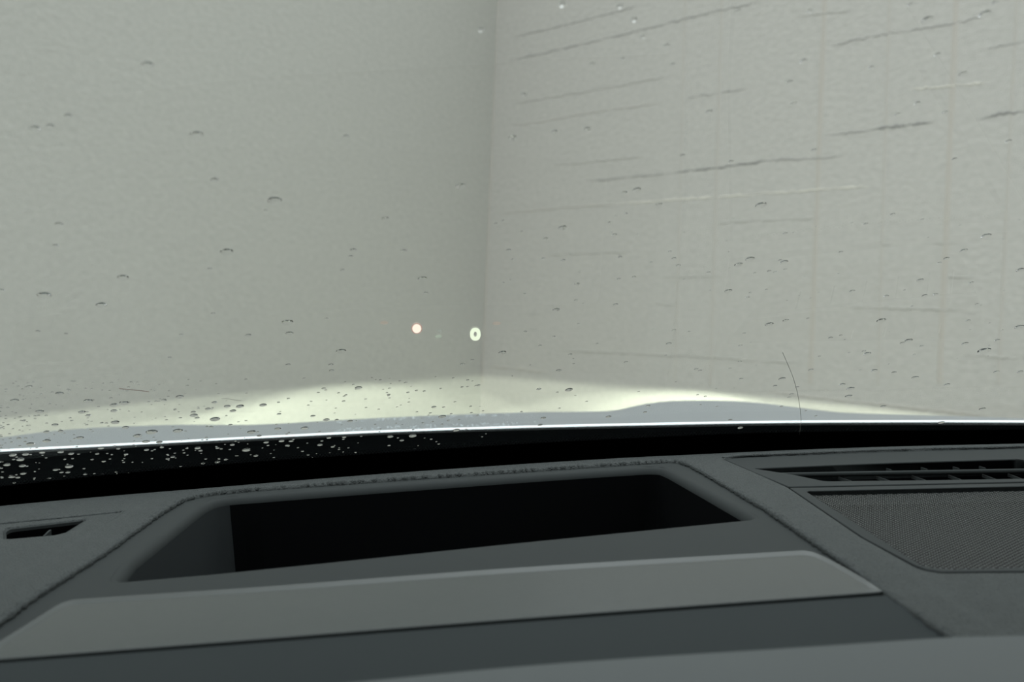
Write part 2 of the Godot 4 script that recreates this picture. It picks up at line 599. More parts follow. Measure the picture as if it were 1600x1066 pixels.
# ------------------------------------------------------------------ windscreen
func build_windscreen() -> void:
	var rows := []
	for k in 25:
		var y := lerpf(-0.03, 0.36, k / 24.0)
		var line := []
		for i in 41:
			var x := lerpf(-0.56, 1.15, i / 40.0)
			line.append(Vector3(x, y, -(base_of_glass(x) - y * RAKE)))
		rows.append(line)
	var pane := struct("window_1", sheet(rows, Vector3(0, 1, -1)), M.glass, "raked clear windscreen of the car, spotted with rain", "windscreen", dash)
	# opaque printed band along the foot of the glass, and its fading dots
	var edge := spline([-420, 800, -200, 781, -50, 763, 0, 758, 197, 737, 400, 719.5, 667, 701.5, 800, 692.5, 1053, 679.5, 1200, 674, 1400, 671, 1650, 669, 1900, 669, 2200, 671], 20)
	var band := [[], [], []]
	for e in edge:
		var p := on_glass(e.x, e.y)
		var n := glass_normal(p)
		var q := Vector3(p.x, -0.03, -(base_of_glass(p.x) + 0.03 * RAKE))
		band[0].append(p - n * 0.0012)
		band[1].append(p.lerp(q, 0.5) - n * 0.0012)
		band[2].append(q - n * 0.0012)
	part("frit_band", sheet(band, Vector3(0, 1, -1)), M.frit, pane)
	var st := begin()
	for row in 3:
		var x := -20.0
		while x < 1620:
			x += 5.0
			var i := clampi(int((x + 420) / 2620.0 * (edge.size() - 1)), 0, edge.size() - 1)
			var p := on_glass(x + (2.5 if row % 2 else 0.0), edge[i].y - 1.5 - row * 2.6)
			var n := glass_normal(p)
			var s := n.cross(Vector3.UP).normalized()
			var w := s.cross(n)
			var r := 0.00085 - row * 0.00022
			for k in 6:
				tri(st, p - n * 0.0011, p - n * 0.0011 + (s * cos(TAU * k / 6) + w * sin(TAU * k / 6)) * r, p - n * 0.0011 + (s * cos(TAU * (k + 1) / 6) + w * sin(TAU * (k + 1) / 6)) * r, -n, -n, -n)
	var dots := part("frit_dots", st, M.frit, pane)
	dots.set_meta("kind", "stuff")

# ------------------------------------------------------------------ hood of the car
func build_hood() -> void:
	var rear := spline([-420, 733, -200, 718, 0, 706, 200, 696, 400, 685.5, 600, 676, 800, 669.5, 1000, 665, 1200, 661.5, 1400, 660.5, 1600, 661, 1800, 664, 2100, 672], 20)
	var crest := spline([-420, 716, -200, 700, 0, 684, 70, 675, 140, 669, 211, 666, 270, 664, 400, 663.5, 597, 653, 800, 645, 900, 643.5, 958, 642, 980, 637.5, 1003, 632, 1039, 627.5, 1082, 626, 1152, 627, 1200, 631, 1262, 639, 1307, 644, 1370, 647, 1480, 650, 1600, 654, 1800, 663, 2100, 680], 20)
	var inv := dash.affine_inverse()
	var rows := [[], [], [], [], [], [], [], []]
	var lip := []
	var low := []
	for i in rear.size():
		var e2 := on_dash(rear[i].x, rear[i].y, -0.01)
		var e := Vector3(e2.x, -0.01, e2.y)
		var s: Vector3 = inv * (EYE + ray(crest[i].x, crest[i].y) * 1.7)
		lip.append(e)
		low.append(e)
		rows[0].append(e)
		rows[1].append(e.lerp(s, 0.33))
		rows[2].append(e.lerp(s, 0.66))
		rows[3].append(s)
		rows[4].append(s + Vector3(0, -0.035, -0.16))
		rows[5].append(s + Vector3(0, -0.09, -0.32))
		rows[6].append(s + Vector3(0, -0.17, -0.44))
		rows[7].append(s + Vector3(0, -0.33, -0.48))
	var hood := thing("car_hood", "blue grey painted car hood seen low beyond the windscreen", "hood", dash)
	part("hood_panel", sheet(rows, Vector3(0, 1, 0.2)), M.paint, hood)
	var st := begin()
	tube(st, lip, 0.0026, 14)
	part("rear_lip", st, M.lip, hood).set_meta("label", "rounded rear edge of the hood, coloured paler for its sky glint")
	# small water beads standing on the paint
	st = begin()
	for k in 330:
		var near := k < 230
		var px := 540.0 + 300.0 * pow(rng.randf(), 1.2)
		var i := clampi(int((px + 420) / 2520.0 * (rear.size() - 1)), 0, rear.size() - 1)
		var t := rng.randf_range(0.05, 0.28) if near else rng.randf_range(0.7, 0.98)
		var p: Vector3 = rows[0][i].lerp(rows[3][i], t) + Vector3(rng.randf_range(-0.008, 0.008), 0, 0)
		var r := rng.randf_range(0.0006, 0.0015) * (1.0 if near else 1.5)
		for u in 8:
			for v in 2:
				var q := []
				for c in [[u, v], [u + 1, v], [u + 1, v + 1], [u, v + 1]]:
					var a0: float = TAU * c[0] / 8
					var b0: float = PI / 2 * c[1] / 2
					q.append(Vector3(cos(a0) * cos(b0), sin(b0) * 0.55, sin(a0) * cos(b0)))
				quad4(st, p + q[0] * r, p + q[1] * r, p + q[2] * r, p + q[3] * r, q[0], q[1], q[2], q[3])
	var beads := part("hood_water_beads", st, M.bead, hood)
	beads.set_meta("kind", "stuff")
	# black scuttle between the hood and the glass
	var cowl := thing("cowl_panel", "black plastic cowl panel under the foot of the windscreen", "cowl panel", dash)
	var cr := [[], [], [], []]
	for i in rear.size():
		var e: Vector3 = low[i]
		cr[0].append(e + Vector3(0, -0.0019, 0.0036))
		cr[1].append(e + Vector3(0, -0.02, 0.008))
		cr[2].append(e + Vector3(0, -0.05, 0.03))
		cr[3].append(Vector3(e.x, -0.07, maxf(-(base_of_glass(e.x) - 0.03), e.z + 0.05)))
	part("cowl_grille", sheet(cr, Vector3(0, 1, 1)), M.cowl, cowl)

# ------------------------------------------------------------------ dashboard
const INNER := [-130, 1064, 0, 970, 51, 933, 158, 865.5, 253, 799, 284, 781, 305, 775, 334, 770, 400, 763.5, 600, 749, 800, 735.5, 1000, 722, 1044, 719.5, 1062, 720.5, 1080, 727, 1100, 738, 1200, 796, 1321, 879, 1374, 918, 1481, 991, 1560, 1046]
const BACK := [-620, 880, -260, 822, -130, 805, 0, 790, 180, 773.5, 334, 761, 460, 750.5, 600, 739.5, 800, 725.5, 980, 714.5, 1077, 710, 1240, 702.5, 1400, 697, 1600, 692.5, 1850, 687, 2400, 684, 3200, 690]
const PANEL := [1129, 716.5, 1180, 738.5, 1231, 761, 1346, 839, 1428, 884, 1445, 891, 1470, 895, 1600, 894, 1780, 890, 1780, 691, 1600, 698.5, 1400, 703.5, 1210, 711, 1160, 712.5]

func build_dashboard() -> void:
	var d := thing("dashboard", "dark grey grained leather dashboard pad under the windscreen", "dashboard", dash)
	var outer := PackedVector2Array()
	for p in spline(BACK, 40):
		outer.append(on_dash(p.x, p.y, 0))
	outer.append(on_dash(5200, 1016, 0))
	outer.append(on_dash(1850, 1016, 0))
	outer.append(on_dash(1560, 1016, 0))
	outer.append(on_dash(1511, 1011, 0))
	var inner := outline(INNER, 0.0)
	inner.reverse()
	for k in range(1, inner.size()):
		outer.append(inner[k])
	outer.append(on_dash(-1000, 1080, 0))
	var panel := rounded(outline(PANEL, 0.0), 0.004)
	var slot := rounded(outline([10.5, 841.5, 9.5, 829, 17, 825, 132, 811.5, 99, 832, 88, 835], 0.0), 0.003)
	slot = shifted(slot, -0.0013)
	part("leather_pad", plate(outer, [panel, slot], 0.0, 0.03, 0.0025, 0.0015), M.leather, d)
	var st := begin()
	var ip := lifted(outline(INNER, -0.0005), -0.0005)
	var smooth := []
	for k in ip.size() - 1:
		var n := maxi(2, int(ip[k].distance_to(ip[k + 1]) / 0.0015))
		for s in n:
			smooth.append(ip[k].lerp(ip[k + 1], float(s) / n))
	for k in smooth.size():
		smooth[k].y = -0.0013
	tube(st, smooth, 0.0020, 8, 1.0, 0.9)
	part("pad_edge", st, M.leather, d).set_meta("label", "rolled leather edge round the display housing")
	st = begin()
	var seam := []
	for p in spline([-60, 826, 0, 819, 90, 810.5, 163, 803, 192, 800], 6):
		var q := on_dash(p.x, p.y, 0.0)
		seam.append(Vector3(q.x, 0.0, q.y))
	for p in [[188, 804], [182, 808.5], [172, 814], [160, 820]]:
		var q := on_dash(p[0], p[1], 0.0)
		seam.append(Vector3(q.x, -0.0006, q.y))
	tube(st, seam, 0.0011, 8, 0.8, 0.6)
	part("seam", st, M.leather, d).set_meta("label", "creased seam in the leather above the small side vent")
	st = begin()
	var top_seam := []
	for p in spline([1129, 715.5, 1160, 712.5, 1210, 710.5, 1400, 703, 1600, 698, 1780, 691], 8):
		var q := on_dash(p.x, p.y, 0.0)
		top_seam.append(Vector3(q.x, 0.0, q.y))
	tube(st, top_seam, 0.0015, 8, 0.8, 0.6)
	part("seam", st, M.leather, d).set_meta("label", "puckered leather seam behind the long air vent")
	st = begin()
	box(st, Vector3(-0.64, -0.32, -0.70), Vector3(1.72, 0, 0), Vector3(0, 0.16, 0), Vector3(0, 0, 0.45))
	box(st, Vector3(0.16, -0.45, -0.44), Vector3(0.94, 0, 0), Vector3(0, 0.415, 0), Vector3(0, 0, 0.10))
	part("dashboard_body", st, M.black, d)
	# far edge of the pad falls away to the foot of the glass
	st = begin()
	var drop := [[], []]
	for p in spline(BACK, 40):
		var q := on_dash(p.x, p.y, 0)
		drop[0].append(Vector3(q.x, -0.012, q.y - 0.001))
		drop[1].append(Vector3(q.x, -0.03, q.y - 0.05))
	part("rear_gutter", sheet(drop, Vector3(0, 1, 1)), M.frit, d)

func build_hud_housing() -> void:
	var h := thing("display_housing", "smooth grey plastic head-up display housing with a deep black well", "display housing", dash)
	var y := -0.0022
	var outer := outline([-130, 1064, 0, 970, 51, 933, 158, 865.5, 253, 799, 284, 781, 305, 775, 334, 770, 400, 763.5, 600, 749, 800, 735.5, 1000, 722, 1044, 719.5, 1062, 720.5, 1080, 727, 1100, 738, 1200, 796, 1321, 879, 1374, 918, 1384, 925, 1376, 925, 1318, 892, 1262, 866, 1240, 866, 800, 893, 400, 923, 124, 942, 98, 950, 0, 1008, -140, 1090], y)
	outer = shifted(outer, -0.003)
	var well := outline([190, 906, 212, 876, 250, 846, 290, 814, 308, 800, 322, 790, 336, 783, 354, 779.2, 378, 776.9, 404, 775.2, 430, 773, 600, 760, 800, 745.5, 940, 736, 1012, 731.5, 1030, 732, 1044, 738, 1100, 769, 1150, 797, 1171.5, 809.5, 1100, 816.5, 800, 846, 500, 877, 330, 894], y)
	well = rounded(well, 0.003)
	part("bezel", plate(outer, [well], y, 0.02, 0.002, 0.006), M.plastic, h)
	# walls of the well: upright; those on the left paler, their light painted in
	var rows := []
	var mid := Vector2.ZERO
	for p in well:
		mid += p / well.size()
	for k in 13:
		var t := k / 12.0
		var line := []
		for i in well.size() + 1:
			var p := well[i % well.size()]
			var roll := 0.004
			var to := (mid - p).normalized()
			var q := p + to * roll * sin(t * PI / 2.0)
			line.append(Vector3(q.x, y - 0.005 - 0.12 * t, q.y))
		rows.append(line)
	var centre := Vector3(mid.x, y - 0.03, mid.y)
	var side := begin()
	var st := begin()
	for i in well.size():
		for k in 12:
			var a: Vector3 = rows[k][i]
			var b: Vector3 = rows[k][i + 1]
			var c: Vector3 = rows[k + 1][i + 1]
			var d: Vector3 = rows[k + 1][i]
			var n := (c - a).cross(d - b).normalized()
			if n.dot(centre - a) < 0.0:
				n = -n
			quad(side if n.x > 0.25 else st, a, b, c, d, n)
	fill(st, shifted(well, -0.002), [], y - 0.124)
	part("well", st, M.well, h).set_meta("label", "matt black projector well, its shade deepened in the colour")
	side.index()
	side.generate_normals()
	part("well_side_lit", side, M.well_side_lit, h).set_meta("label", "side wall of the well, painted paler for the light on it")
	# pale strip in front of the well
	var sy := 0.0006
	var far := spline([-25, 1019, 0, 1004, 60, 966.5, 90, 947.5, 106, 941, 126, 938, 400, 919.5, 800, 889.5, 1240, 862.8, 1260, 862.5, 1278, 867.5, 1320, 889, 1379, 924.2], 5.0)
	var near := spline([-25, 1032, 0, 1030, 400, 999, 800, 967.5, 1379, 924.8], 5.0)
	var srows := [[], [], [], [], [], [], [], [], [], [], [], [], []]
	var prows := [[], [], [], [], []]
	for k in far.size():
		var ny: float = near[mini(k, near.size() - 1)].y
		var f := on_dash(far[k].x, far[k].y, sy)
		var n := on_dash(far[k].x, ny, sy)
		var fall := 0.02 * f.distance_to(n)                # the strip slopes down towards the driver
		n = on_dash(far[k].x, ny, sy - fall)
		var d := (n - f).normalized()
		var rr := minf(0.0014, f.distance_to(n) * 0.15)
		var lift := 0.0009 * minf(1.0, f.distance_to(n) / 0.01)
		srows[0].append(Vector3(f.x, sy - 0.010, f.y))
		for q in 7:
			var ang := PI / 2.0 * (1.0 - q / 6.0)
			var p := f + d * rr * (1.0 - sin(ang))
			srows[q + 1].append(Vector3(p.x, sy + lift - rr * 0.7 * (1.0 - cos(ang)), p.y))
		var slope := minf(0.0042, f.distance_to(n) * 0.4)
		var crest := f + d * (rr + slope)
		srows[11].append(Vector3(crest.x, sy + lift * 0.03, crest.y))
		var after := f + d * (rr + slope * 1.25)
		srows[12].append(Vector3(after.x, sy - fall * 0.1, after.y))
		var e := n - d * minf(0.0012, rr * 0.3)
		srows[8].append(Vector3(e.x, sy - fall + 0.0002, e.y))
		srows[9].append(Vector3(n.x, sy - fall - 0.0006, n.y))
		srows[10].append(Vector3(n.x, sy - fall - 0.012, n.y))
		# the panel below it carries on at the same height behind a narrow gap
		var top := on_dash(far[k].x + 4.0, ny + 4.5, sy - fall - 0.0008)
		var t: float = (far[k].x + 25.0) / 1404.0
		var foot := on_dash(lerpf(-60.0, 1560.0, t), lerpf(1190.0, 1049.0, t), sy - fall - 0.003)
		prows[0].append(Vector3(top.x, sy - fall - 0.012, top.y - 0.0002))
		prows[1].append(Vector3(top.x, sy - fall - 0.0016, top.y))
		prows[2].append(Vector3(top.x, sy - fall - 0.0009, top.y + 0.0008))
		prows[3].append(Vector3(lerpf(top.x, foot.x, 0.5), sy - fall - 0.002, lerpf(top.y, foot.y, 0.5)))
		prows[4].append(Vector3(foot.x, sy - fall - 0.003, foot.y))
	srows = srows.slice(0, 8) + srows.slice(11, 13) + srows.slice(8, 11)
	part("cover_strip", sheet(srows, Vector3(0, 1, 0)), M.satin, h).set_meta("label", "paler satin strip with a bright rounded edge")
	part("lower_panel", sheet(prows, Vector3(0, 1, 0)), M.panel, h)
	st = begin()
	var under := outline([-220, 1210, -220, 1030, 0, 1020, 1390, 920, 1600, 1060], -0.028)
	fill(st, under, [], -0.028)
	part("gap_lining", st, M.black, h)

func build_right_vent() -> void:
	var v := thing("air_vent", "long slatted demister vent along the foot of the windscreen", "air vent", dash)
	var y := -0.0012
	var body := outline([1131, 717.5, 1178, 738, 1232, 760.5, 1600, 752.5, 1780, 749.5, 1780, 692, 1600, 699.5, 1400, 704.5, 1210, 712, 1160, 713.5], y)
	var slot := rounded(outline([1177, 732, 1300, 726.6, 1400, 722.8, 1586, 717.3, 1600, 719, 1616, 729, 1622, 747.5, 1450, 750.3, 1289, 752, 1236, 741], y), 0.0025)
	part("vent_frame", plate(body, [slot], y, 0.012, 0.0008), M.plastic, v)
	var st := begin()
	skirt(st, slot, y - 0.001, y - 0.05, true)
	fill(st, slot, [], y - 0.05)
	part("duct", st, M.black, v)
	# the long slat that splits the opening
	var a := on_dash(1212, 738.8, y)
	var b := on_dash(1622, 731.8, y)
	st = begin()
	var ps := []
	for k in 30:
		var p := a.lerp(b, k / 29.0)
		ps.append(Vector3(p.x, y - 0.0018, p.y))
	tube(st, ps, 0.0016, 8, 1.1)
	part("slat", st, M.plastic, v)
	for r in [[1310, 745, 1331, 752], [1369, 744, 1391, 751.5], [1424.5, 743, 1448, 751], [1482, 742, 1504, 750.5], [1535, 741, 1559, 750], [1575, 740, 1600, 749.5]]:
		var p0 := on_dash(r[0], r[1], y - 0.004)
		var p1 := on_dash(r[2], r[3], y - 0.004)
		st = begin()
		var dir := (p1 - p0).normalized()
		var side := Vector3(-dir.y, 0, dir.x) * 0.0006
		box(st, Vector3(p0.x, y - 0.0062, p0.y) - side / 2, side, Vector3(0, 0.0022, 0), Vector3(p1.x - p0.x, 0, p1.y - p0.y))
		part("rib", st, M.plastic, v)
	for r in [[1393, 734.3], [1449, 733.3], [1499, 732.2], [1540, 731.5]]:
		var p0 := on_dash(r[0], r[1], y - 0.004)
		var p1 := on_dash(r[0] - 10, r[1] - 3.2, y - 0.004)
		st = begin()
		var dir := (p1 - p0).normalized()
		var side := Vector3(-dir.y, 0, dir.x) * 0.0006
		box(st, Vector3(p0.x, y - 0.0062, p0.y) - side / 2, side, Vector3(0, 0.0022, 0), Vector3(p1.x - p0.x, 0, p1.y - p0.y))
		part("rib", st, M.plastic, v)

func build_speaker() -> void:
	var s := thing("speaker_grille", "dark perforated metal speaker grille set into the leather pad", "speaker grille", dash)
	var y := -0.001
	var body := outline([1234, 762.5, 1348, 839.5, 1429, 883, 1446, 889.5, 1470, 893.5, 1600, 892.5, 1778, 888.5, 1778, 751.5, 1600, 754.8], y)
	var hole := rounded(outline([1259, 767.4, 1600, 759.6, 1740, 756.5, 1740, 883, 1600, 886.5, 1474, 889.5, 1440, 883.5], y), 0.0035)
	part("grille_frame", plate(body, [hole], y, 0.01, 0.0006), M.plastic, s)
	var st := begin()
	skirt(st, hole, y - 0.0006, y - 0.014, true)
	fill(st, hole, [], y - 0.014)
	part("speaker_recess", st, M.black, s)
	# perforated sheet: round holes in a honeycomb lattice, each cell a ring of twelve triangles
	var inner := shifted(hole, 0.0030)
	var mid := Vector2.ZERO
	for p in inner:
		mid += p / inner.size()
	st = begin()
	var pitch := 0.00245
	var my := y - 0.0026
	var lean := deg_to_rad(31.0)
	var eu := Vector2(cos(lean), sin(lean))
	var ev := Vector2(sin(lean), -cos(lean))
	for row in range(-110, 111):
		for col in range(-110, 111):
			var c2 := mid + eu * (col + (0.5 if posmod(row, 2) else 0.0)) * pitch + ev * row * pitch * sqrt(3.0) / 2.0 * 1.1
			if not Geometry2D.is_point_in_polygon(c2, inner):
				continue
			var c := Vector3(c2.x, my, c2.y)
			var hexa := []
			var hole_edge := []
			for k in 13:
				var ang := TAU * k / 12.0
				var rad := pitch * 0.5 / cos(fposmod(ang + PI / 6.0, PI / 3.0) - PI / 6.0)
				var o := eu * cos(ang) * rad + ev * sin(ang) * rad * 1.1
				var n := eu * cos(ang) * pitch * 0.425 + ev * sin(ang) * pitch * 0.425 * 1.1
				hexa.append(Vector3(o.x, 0, o.y))
				hole_edge.append(Vector3(n.x, 0, n.y))
			for k in 12:
				quad(st, c + hexa[k], c + hexa[k + 1], c + hole_edge[k + 1], c + hole_edge[k], Vector3.UP)
	part("perforated_mesh", st, M.mesh, s).set_meta("kind", "stuff")

func build_left_vent() -> void:
	var v := thing("side_air_vent", "small slot-shaped air vent in the leather at the far left", "air vent", dash)
	var y := -0.0008
	var slot := rounded(outline([10.5, 841.5, 9.5, 829, 17, 825, 132, 811.5, 99, 832, 88, 835], 0.0), 0.003)
	var st := plate(shifted(slot, -0.0013), [slot], y, 0.004, 0.0003, 0.0005)
	part("vent_frame", st, M.plastic, v)
	st = begin()
	skirt(st, slot, y - 0.002, y - 0.028, true, 0.002)
	fill(st, shifted(slot, 0.002), [], y - 0.028)
	part("duct", st, M.black, v)
	var p0 := on_dash(67, 837.5, y - 0.002)
	var p1 := on_dash(77, 828, y - 0.002)
	st = begin()
	box(st, Vector3(p0.x, y - 0.022, p0.y), Vector3(0.0012, 0, 0), Vector3(0, 0.02, 0), Vector3(p1.x - p0.x, 0, p1.y - p0.y))
	part("rib", st, M.plastic, v)

func build_binnacle() -> void:
	var b := thing("instrument_hood", "finely ribbed grey hood over the instruments nearest the driver", "instrument hood", dash)
	var edge := spline([-300, 1150, 200, 1100, 540, 1066, 800, 1041, 1000, 1026, 1200, 1013.5, 1350, 1003.5, 1481, 995, 1600, 992, 1900, 989], 12)
	var rows := [[], [], [], [], []]
	var st := begin()
	var tops := []
	for e in edge:
		var p := on_dash(e.x, e.y, 0.004)
		rows[0].append(Vector3(p.x, -0.02, p.y - 0.001))
		rows[1].append(Vector3(p.x, 0.0, p.y - 0.0008))
		rows[2].append(Vector3(p.x, 0.0030, p.y))
		tops.append(Vector3(p.x, 0.004, p.y + 0.0012))
	part("hood_front", sheet([rows[0], rows[1], rows[2], tops], Vector3(0, 1, -1)), M.ribbed, b)
	# fine raised ribs running across the top
	for k in 64:
		var z0 := 0.0012 + k * 0.00125
		var a := []
		var c := []
		var d := []
		for t in tops:
			var p: Vector3 = t + Vector3(0, z0 * 0.06, z0 - 0.0012)
			a.append(p)
			c.append(p + Vector3(0, 0.00018, 0.00045))
			d.append(p + Vector3(0, 0.000075, 0.00125))
		for i in a.size() - 1:
			var n0 := Vector3(0, 0.97, -0.22).normalized()
			var n1 := Vector3(0, 1, 0.12).normalized()
			quad4(st, a[i], a[i + 1], c[i + 1], c[i], n0, n0, Vector3.UP, Vector3.UP)
			quad4(st, c[i], c[i + 1], d[i + 1], d[i], Vector3.UP, Vector3.UP, n1, n1)
	part("ribbed_top", st, M.ribbed, b)

# ------------------------------------------------------------------ what the head-up display throws on the glass
func patch(cx: float, cy: float, rx: float, ry: float, hx := 0.0, hy := 0.0, square := 2.0) -> SurfaceTool:     # a disc, or a ring with a hole, lying on the inside of the glass
	var st := begin()
	var n := 40
	for k in n:
		var q := []
		for j in [k, k + 1]:
			var ang: float = TAU * j / n
			var u := Vector2(signf(cos(ang)) * pow(absf(cos(ang)), 2.0 / square), signf(sin(ang)) * pow(absf(sin(ang)), 2.0 / square))
			var p := on_glass(cx + u.x * rx, cy + u.y * ry)
			q.append(p - glass_normal(p) * 0.0005)
			p = on_glass(cx + cos(ang) * hx, cy + sin(ang) * hy)
			q.append(p - glass_normal(p) * 0.0005)
		var nn := -glass_normal(q[0])
		quad(st, q[0], q[2], q[3], q[1], nn)
		quad(st, q[0] + nn * 0.0003, q[2] + nn * 0.0003, q[3] + nn * 0.0003, q[1] + nn * 0.0003, nn)
	return st

func build_projection() -> void:
	var d := thing("display_digit", "pale green glowing figure 0 projected on the windscreen", "display digit", dash)
	part("digit", patch(742.5, 521, 8.2, 9.8, 2.5, 4.2, 2.3), glow(Color(0.93, 0.98, 0.87), 0.92), d)
	var r := thing("display_symbol", "round white projected light with a pink rim, left of the figure 0", "display symbol", dash)
	part("disc", patch(651, 512, 6.9, 6.9), glow(Color(1.0, 0.955, 0.88), 0.93), r)
	part("rim", patch(651, 512, 8.4, 8.4, 6.9, 6.9), glow(Color(0.95, 0.70, 0.64), 0.5, 0.45), r)
	var f := thing("display_symbol", "faint greenish projected mark between the white dot and figure 0", "display symbol", dash)
	part("mark", patch(685, 524.5, 5.5, 2.6), glow(Color(0.78, 0.90, 0.78), 0.7, 0.13), f)
	part("mark", patch(687, 516, 4.0, 3.0), glow(Color(0.75, 0.84, 0.80), 0.6, 0.07), f)
	for e in [[600, 503, "faint orange projected dash, leftmost of the projected lights"], [776, 504, "faint orange projected dash right of the figure 0"]]:
		var g := thing("display_symbol", e[2], "display symbol", dash)
		part("mark", patch(e[0], e[1], 6.5, 2.8), glow(Color(0.90, 0.72, 0.60), 0.62, 0.10), g)

func build_strands() -> void:
	var defs := [
		["hair", "long thin curved hair stuck to the glass, hanging down to the cowl", "hair", [[1222, 548], [1229, 564], [1237, 583], [1243, 602], [1247, 620], [1250, 640], [1251, 656], [1250, 668], [1248.5, 678]], "hair", 0.00016],
		["fiber", "short reddish fibre on the glass over the left wall", "fibre", [[186, 604.5], [200, 606], [216, 607.5], [233, 609.5]], "hair_red", 0.00018],
		["fiber", "short dark fibre on the glass over the glow on the left wall", "fibre", [[346, 620.5], [356, 620.5], [366, 622.5], [376, 623.5]], "hair", 0.00014],
	]
	for d in defs:
		var path := []
		for p in d[3]:
			var g := on_glass(p[0], p[1])
			path.append(g - glass_normal(g) * 0.0012)
		var fine := []
		for k in path.size() - 1:
			for s in 4:
				fine.append(path[k].cubic_interpolate(path[k + 1], path[maxi(k - 1, 0)], path[mini(k + 2, path.size() - 1)], s / 4.0))
		fine.append(path[-1])
		var st := begin()
		tube(st, fine, d[5], 6)
		var o := part(d[0], st, M[d[4]], self, dash)
		tag(o, d[1], d[2])

# ------------------------------------------------------------------ rain
func drop_mesh(seg: int, rings: int, contact: float, squash: float) -> ArrayMesh:      # a cap of water, unit radius at the glass, y off the glass
	var st := begin()
	var rr := 1.0 / sin(contact)
	var cy := -rr * cos(contact)
	for i in rings:
		for k in seg:
			var q := []
			var m := []
			for c in [[i, k], [i, k + 1], [i + 1, k + 1], [i + 1, k]]:
				var th: float = contact * c[0] / rings
				var ph: float = TAU * c[1] / seg
				var wob := 1.0 + 0.05 * sin(2.0 * ph + 0.7) + 0.03 * sin(3.0 * ph)
				var n := Vector3(sin(th) * cos(ph), cos(th), sin(th) * sin(ph))
				q.append(Vector3(n.x * rr * wob, n.y * rr + cy, n.z * rr * wob * squash))
				m.append(n)
			if i == 0:
				tri(st, q[0], q[2], q[3], m[0], m[2], m[3])
			else:
				quad4(st, q[0], q[1], q[2], q[3], m[0], m[1], m[2], m[3])
	for k in seg:
		var e := []
		for j in [k, k + 1]:
			var ph: float = TAU * j / seg
			var wob := 1.0 + 0.05 * sin(2.0 * ph + 0.7) + 0.03 * sin(3.0 * ph)
			e.append(Vector3(cos(ph) * wob, 0, sin(ph) * wob * squash))
		tri(st, Vector3.ZERO, e[0], e[1], Vector3.DOWN, Vector3.DOWN, Vector3.DOWN)
	return st.commit()

func drop_at(px: float, py: float, w: float) -> Transform3D:
	var p := on_glass(px, py)
	var n := glass_normal(p)
	var dist := (dash * p - EYE).dot(-view.z)
	var r := w * 0.5 / FPX * dist
	var x := (Vector3.RIGHT - n * n.x).normalized()
	var b := Basis(x, n, x.cross(n)).rotated(n, rng.randf_range(-0.3, 0.3))
	return dash * Transform3D(b.scaled_local(Vector3(r, r * rng.randf_range(0.9, 1.1), r)), p + n * 0.0004)

const NTH := ["first", "second", "third", "fourth", "fifth", "sixth", "seventh", "eighth", "ninth", "tenth", "eleventh", "twelfth", "thirteenth", "fourteenth", "fifteenth", "sixteenth", "seventeenth", "eighteenth", "nineteenth", "twentieth", "twenty-first", "twenty-second", "twenty-third", "twenty-fourth", "twenty-fifth", "twenty-sixth", "twenty-seventh", "twenty-eighth"]

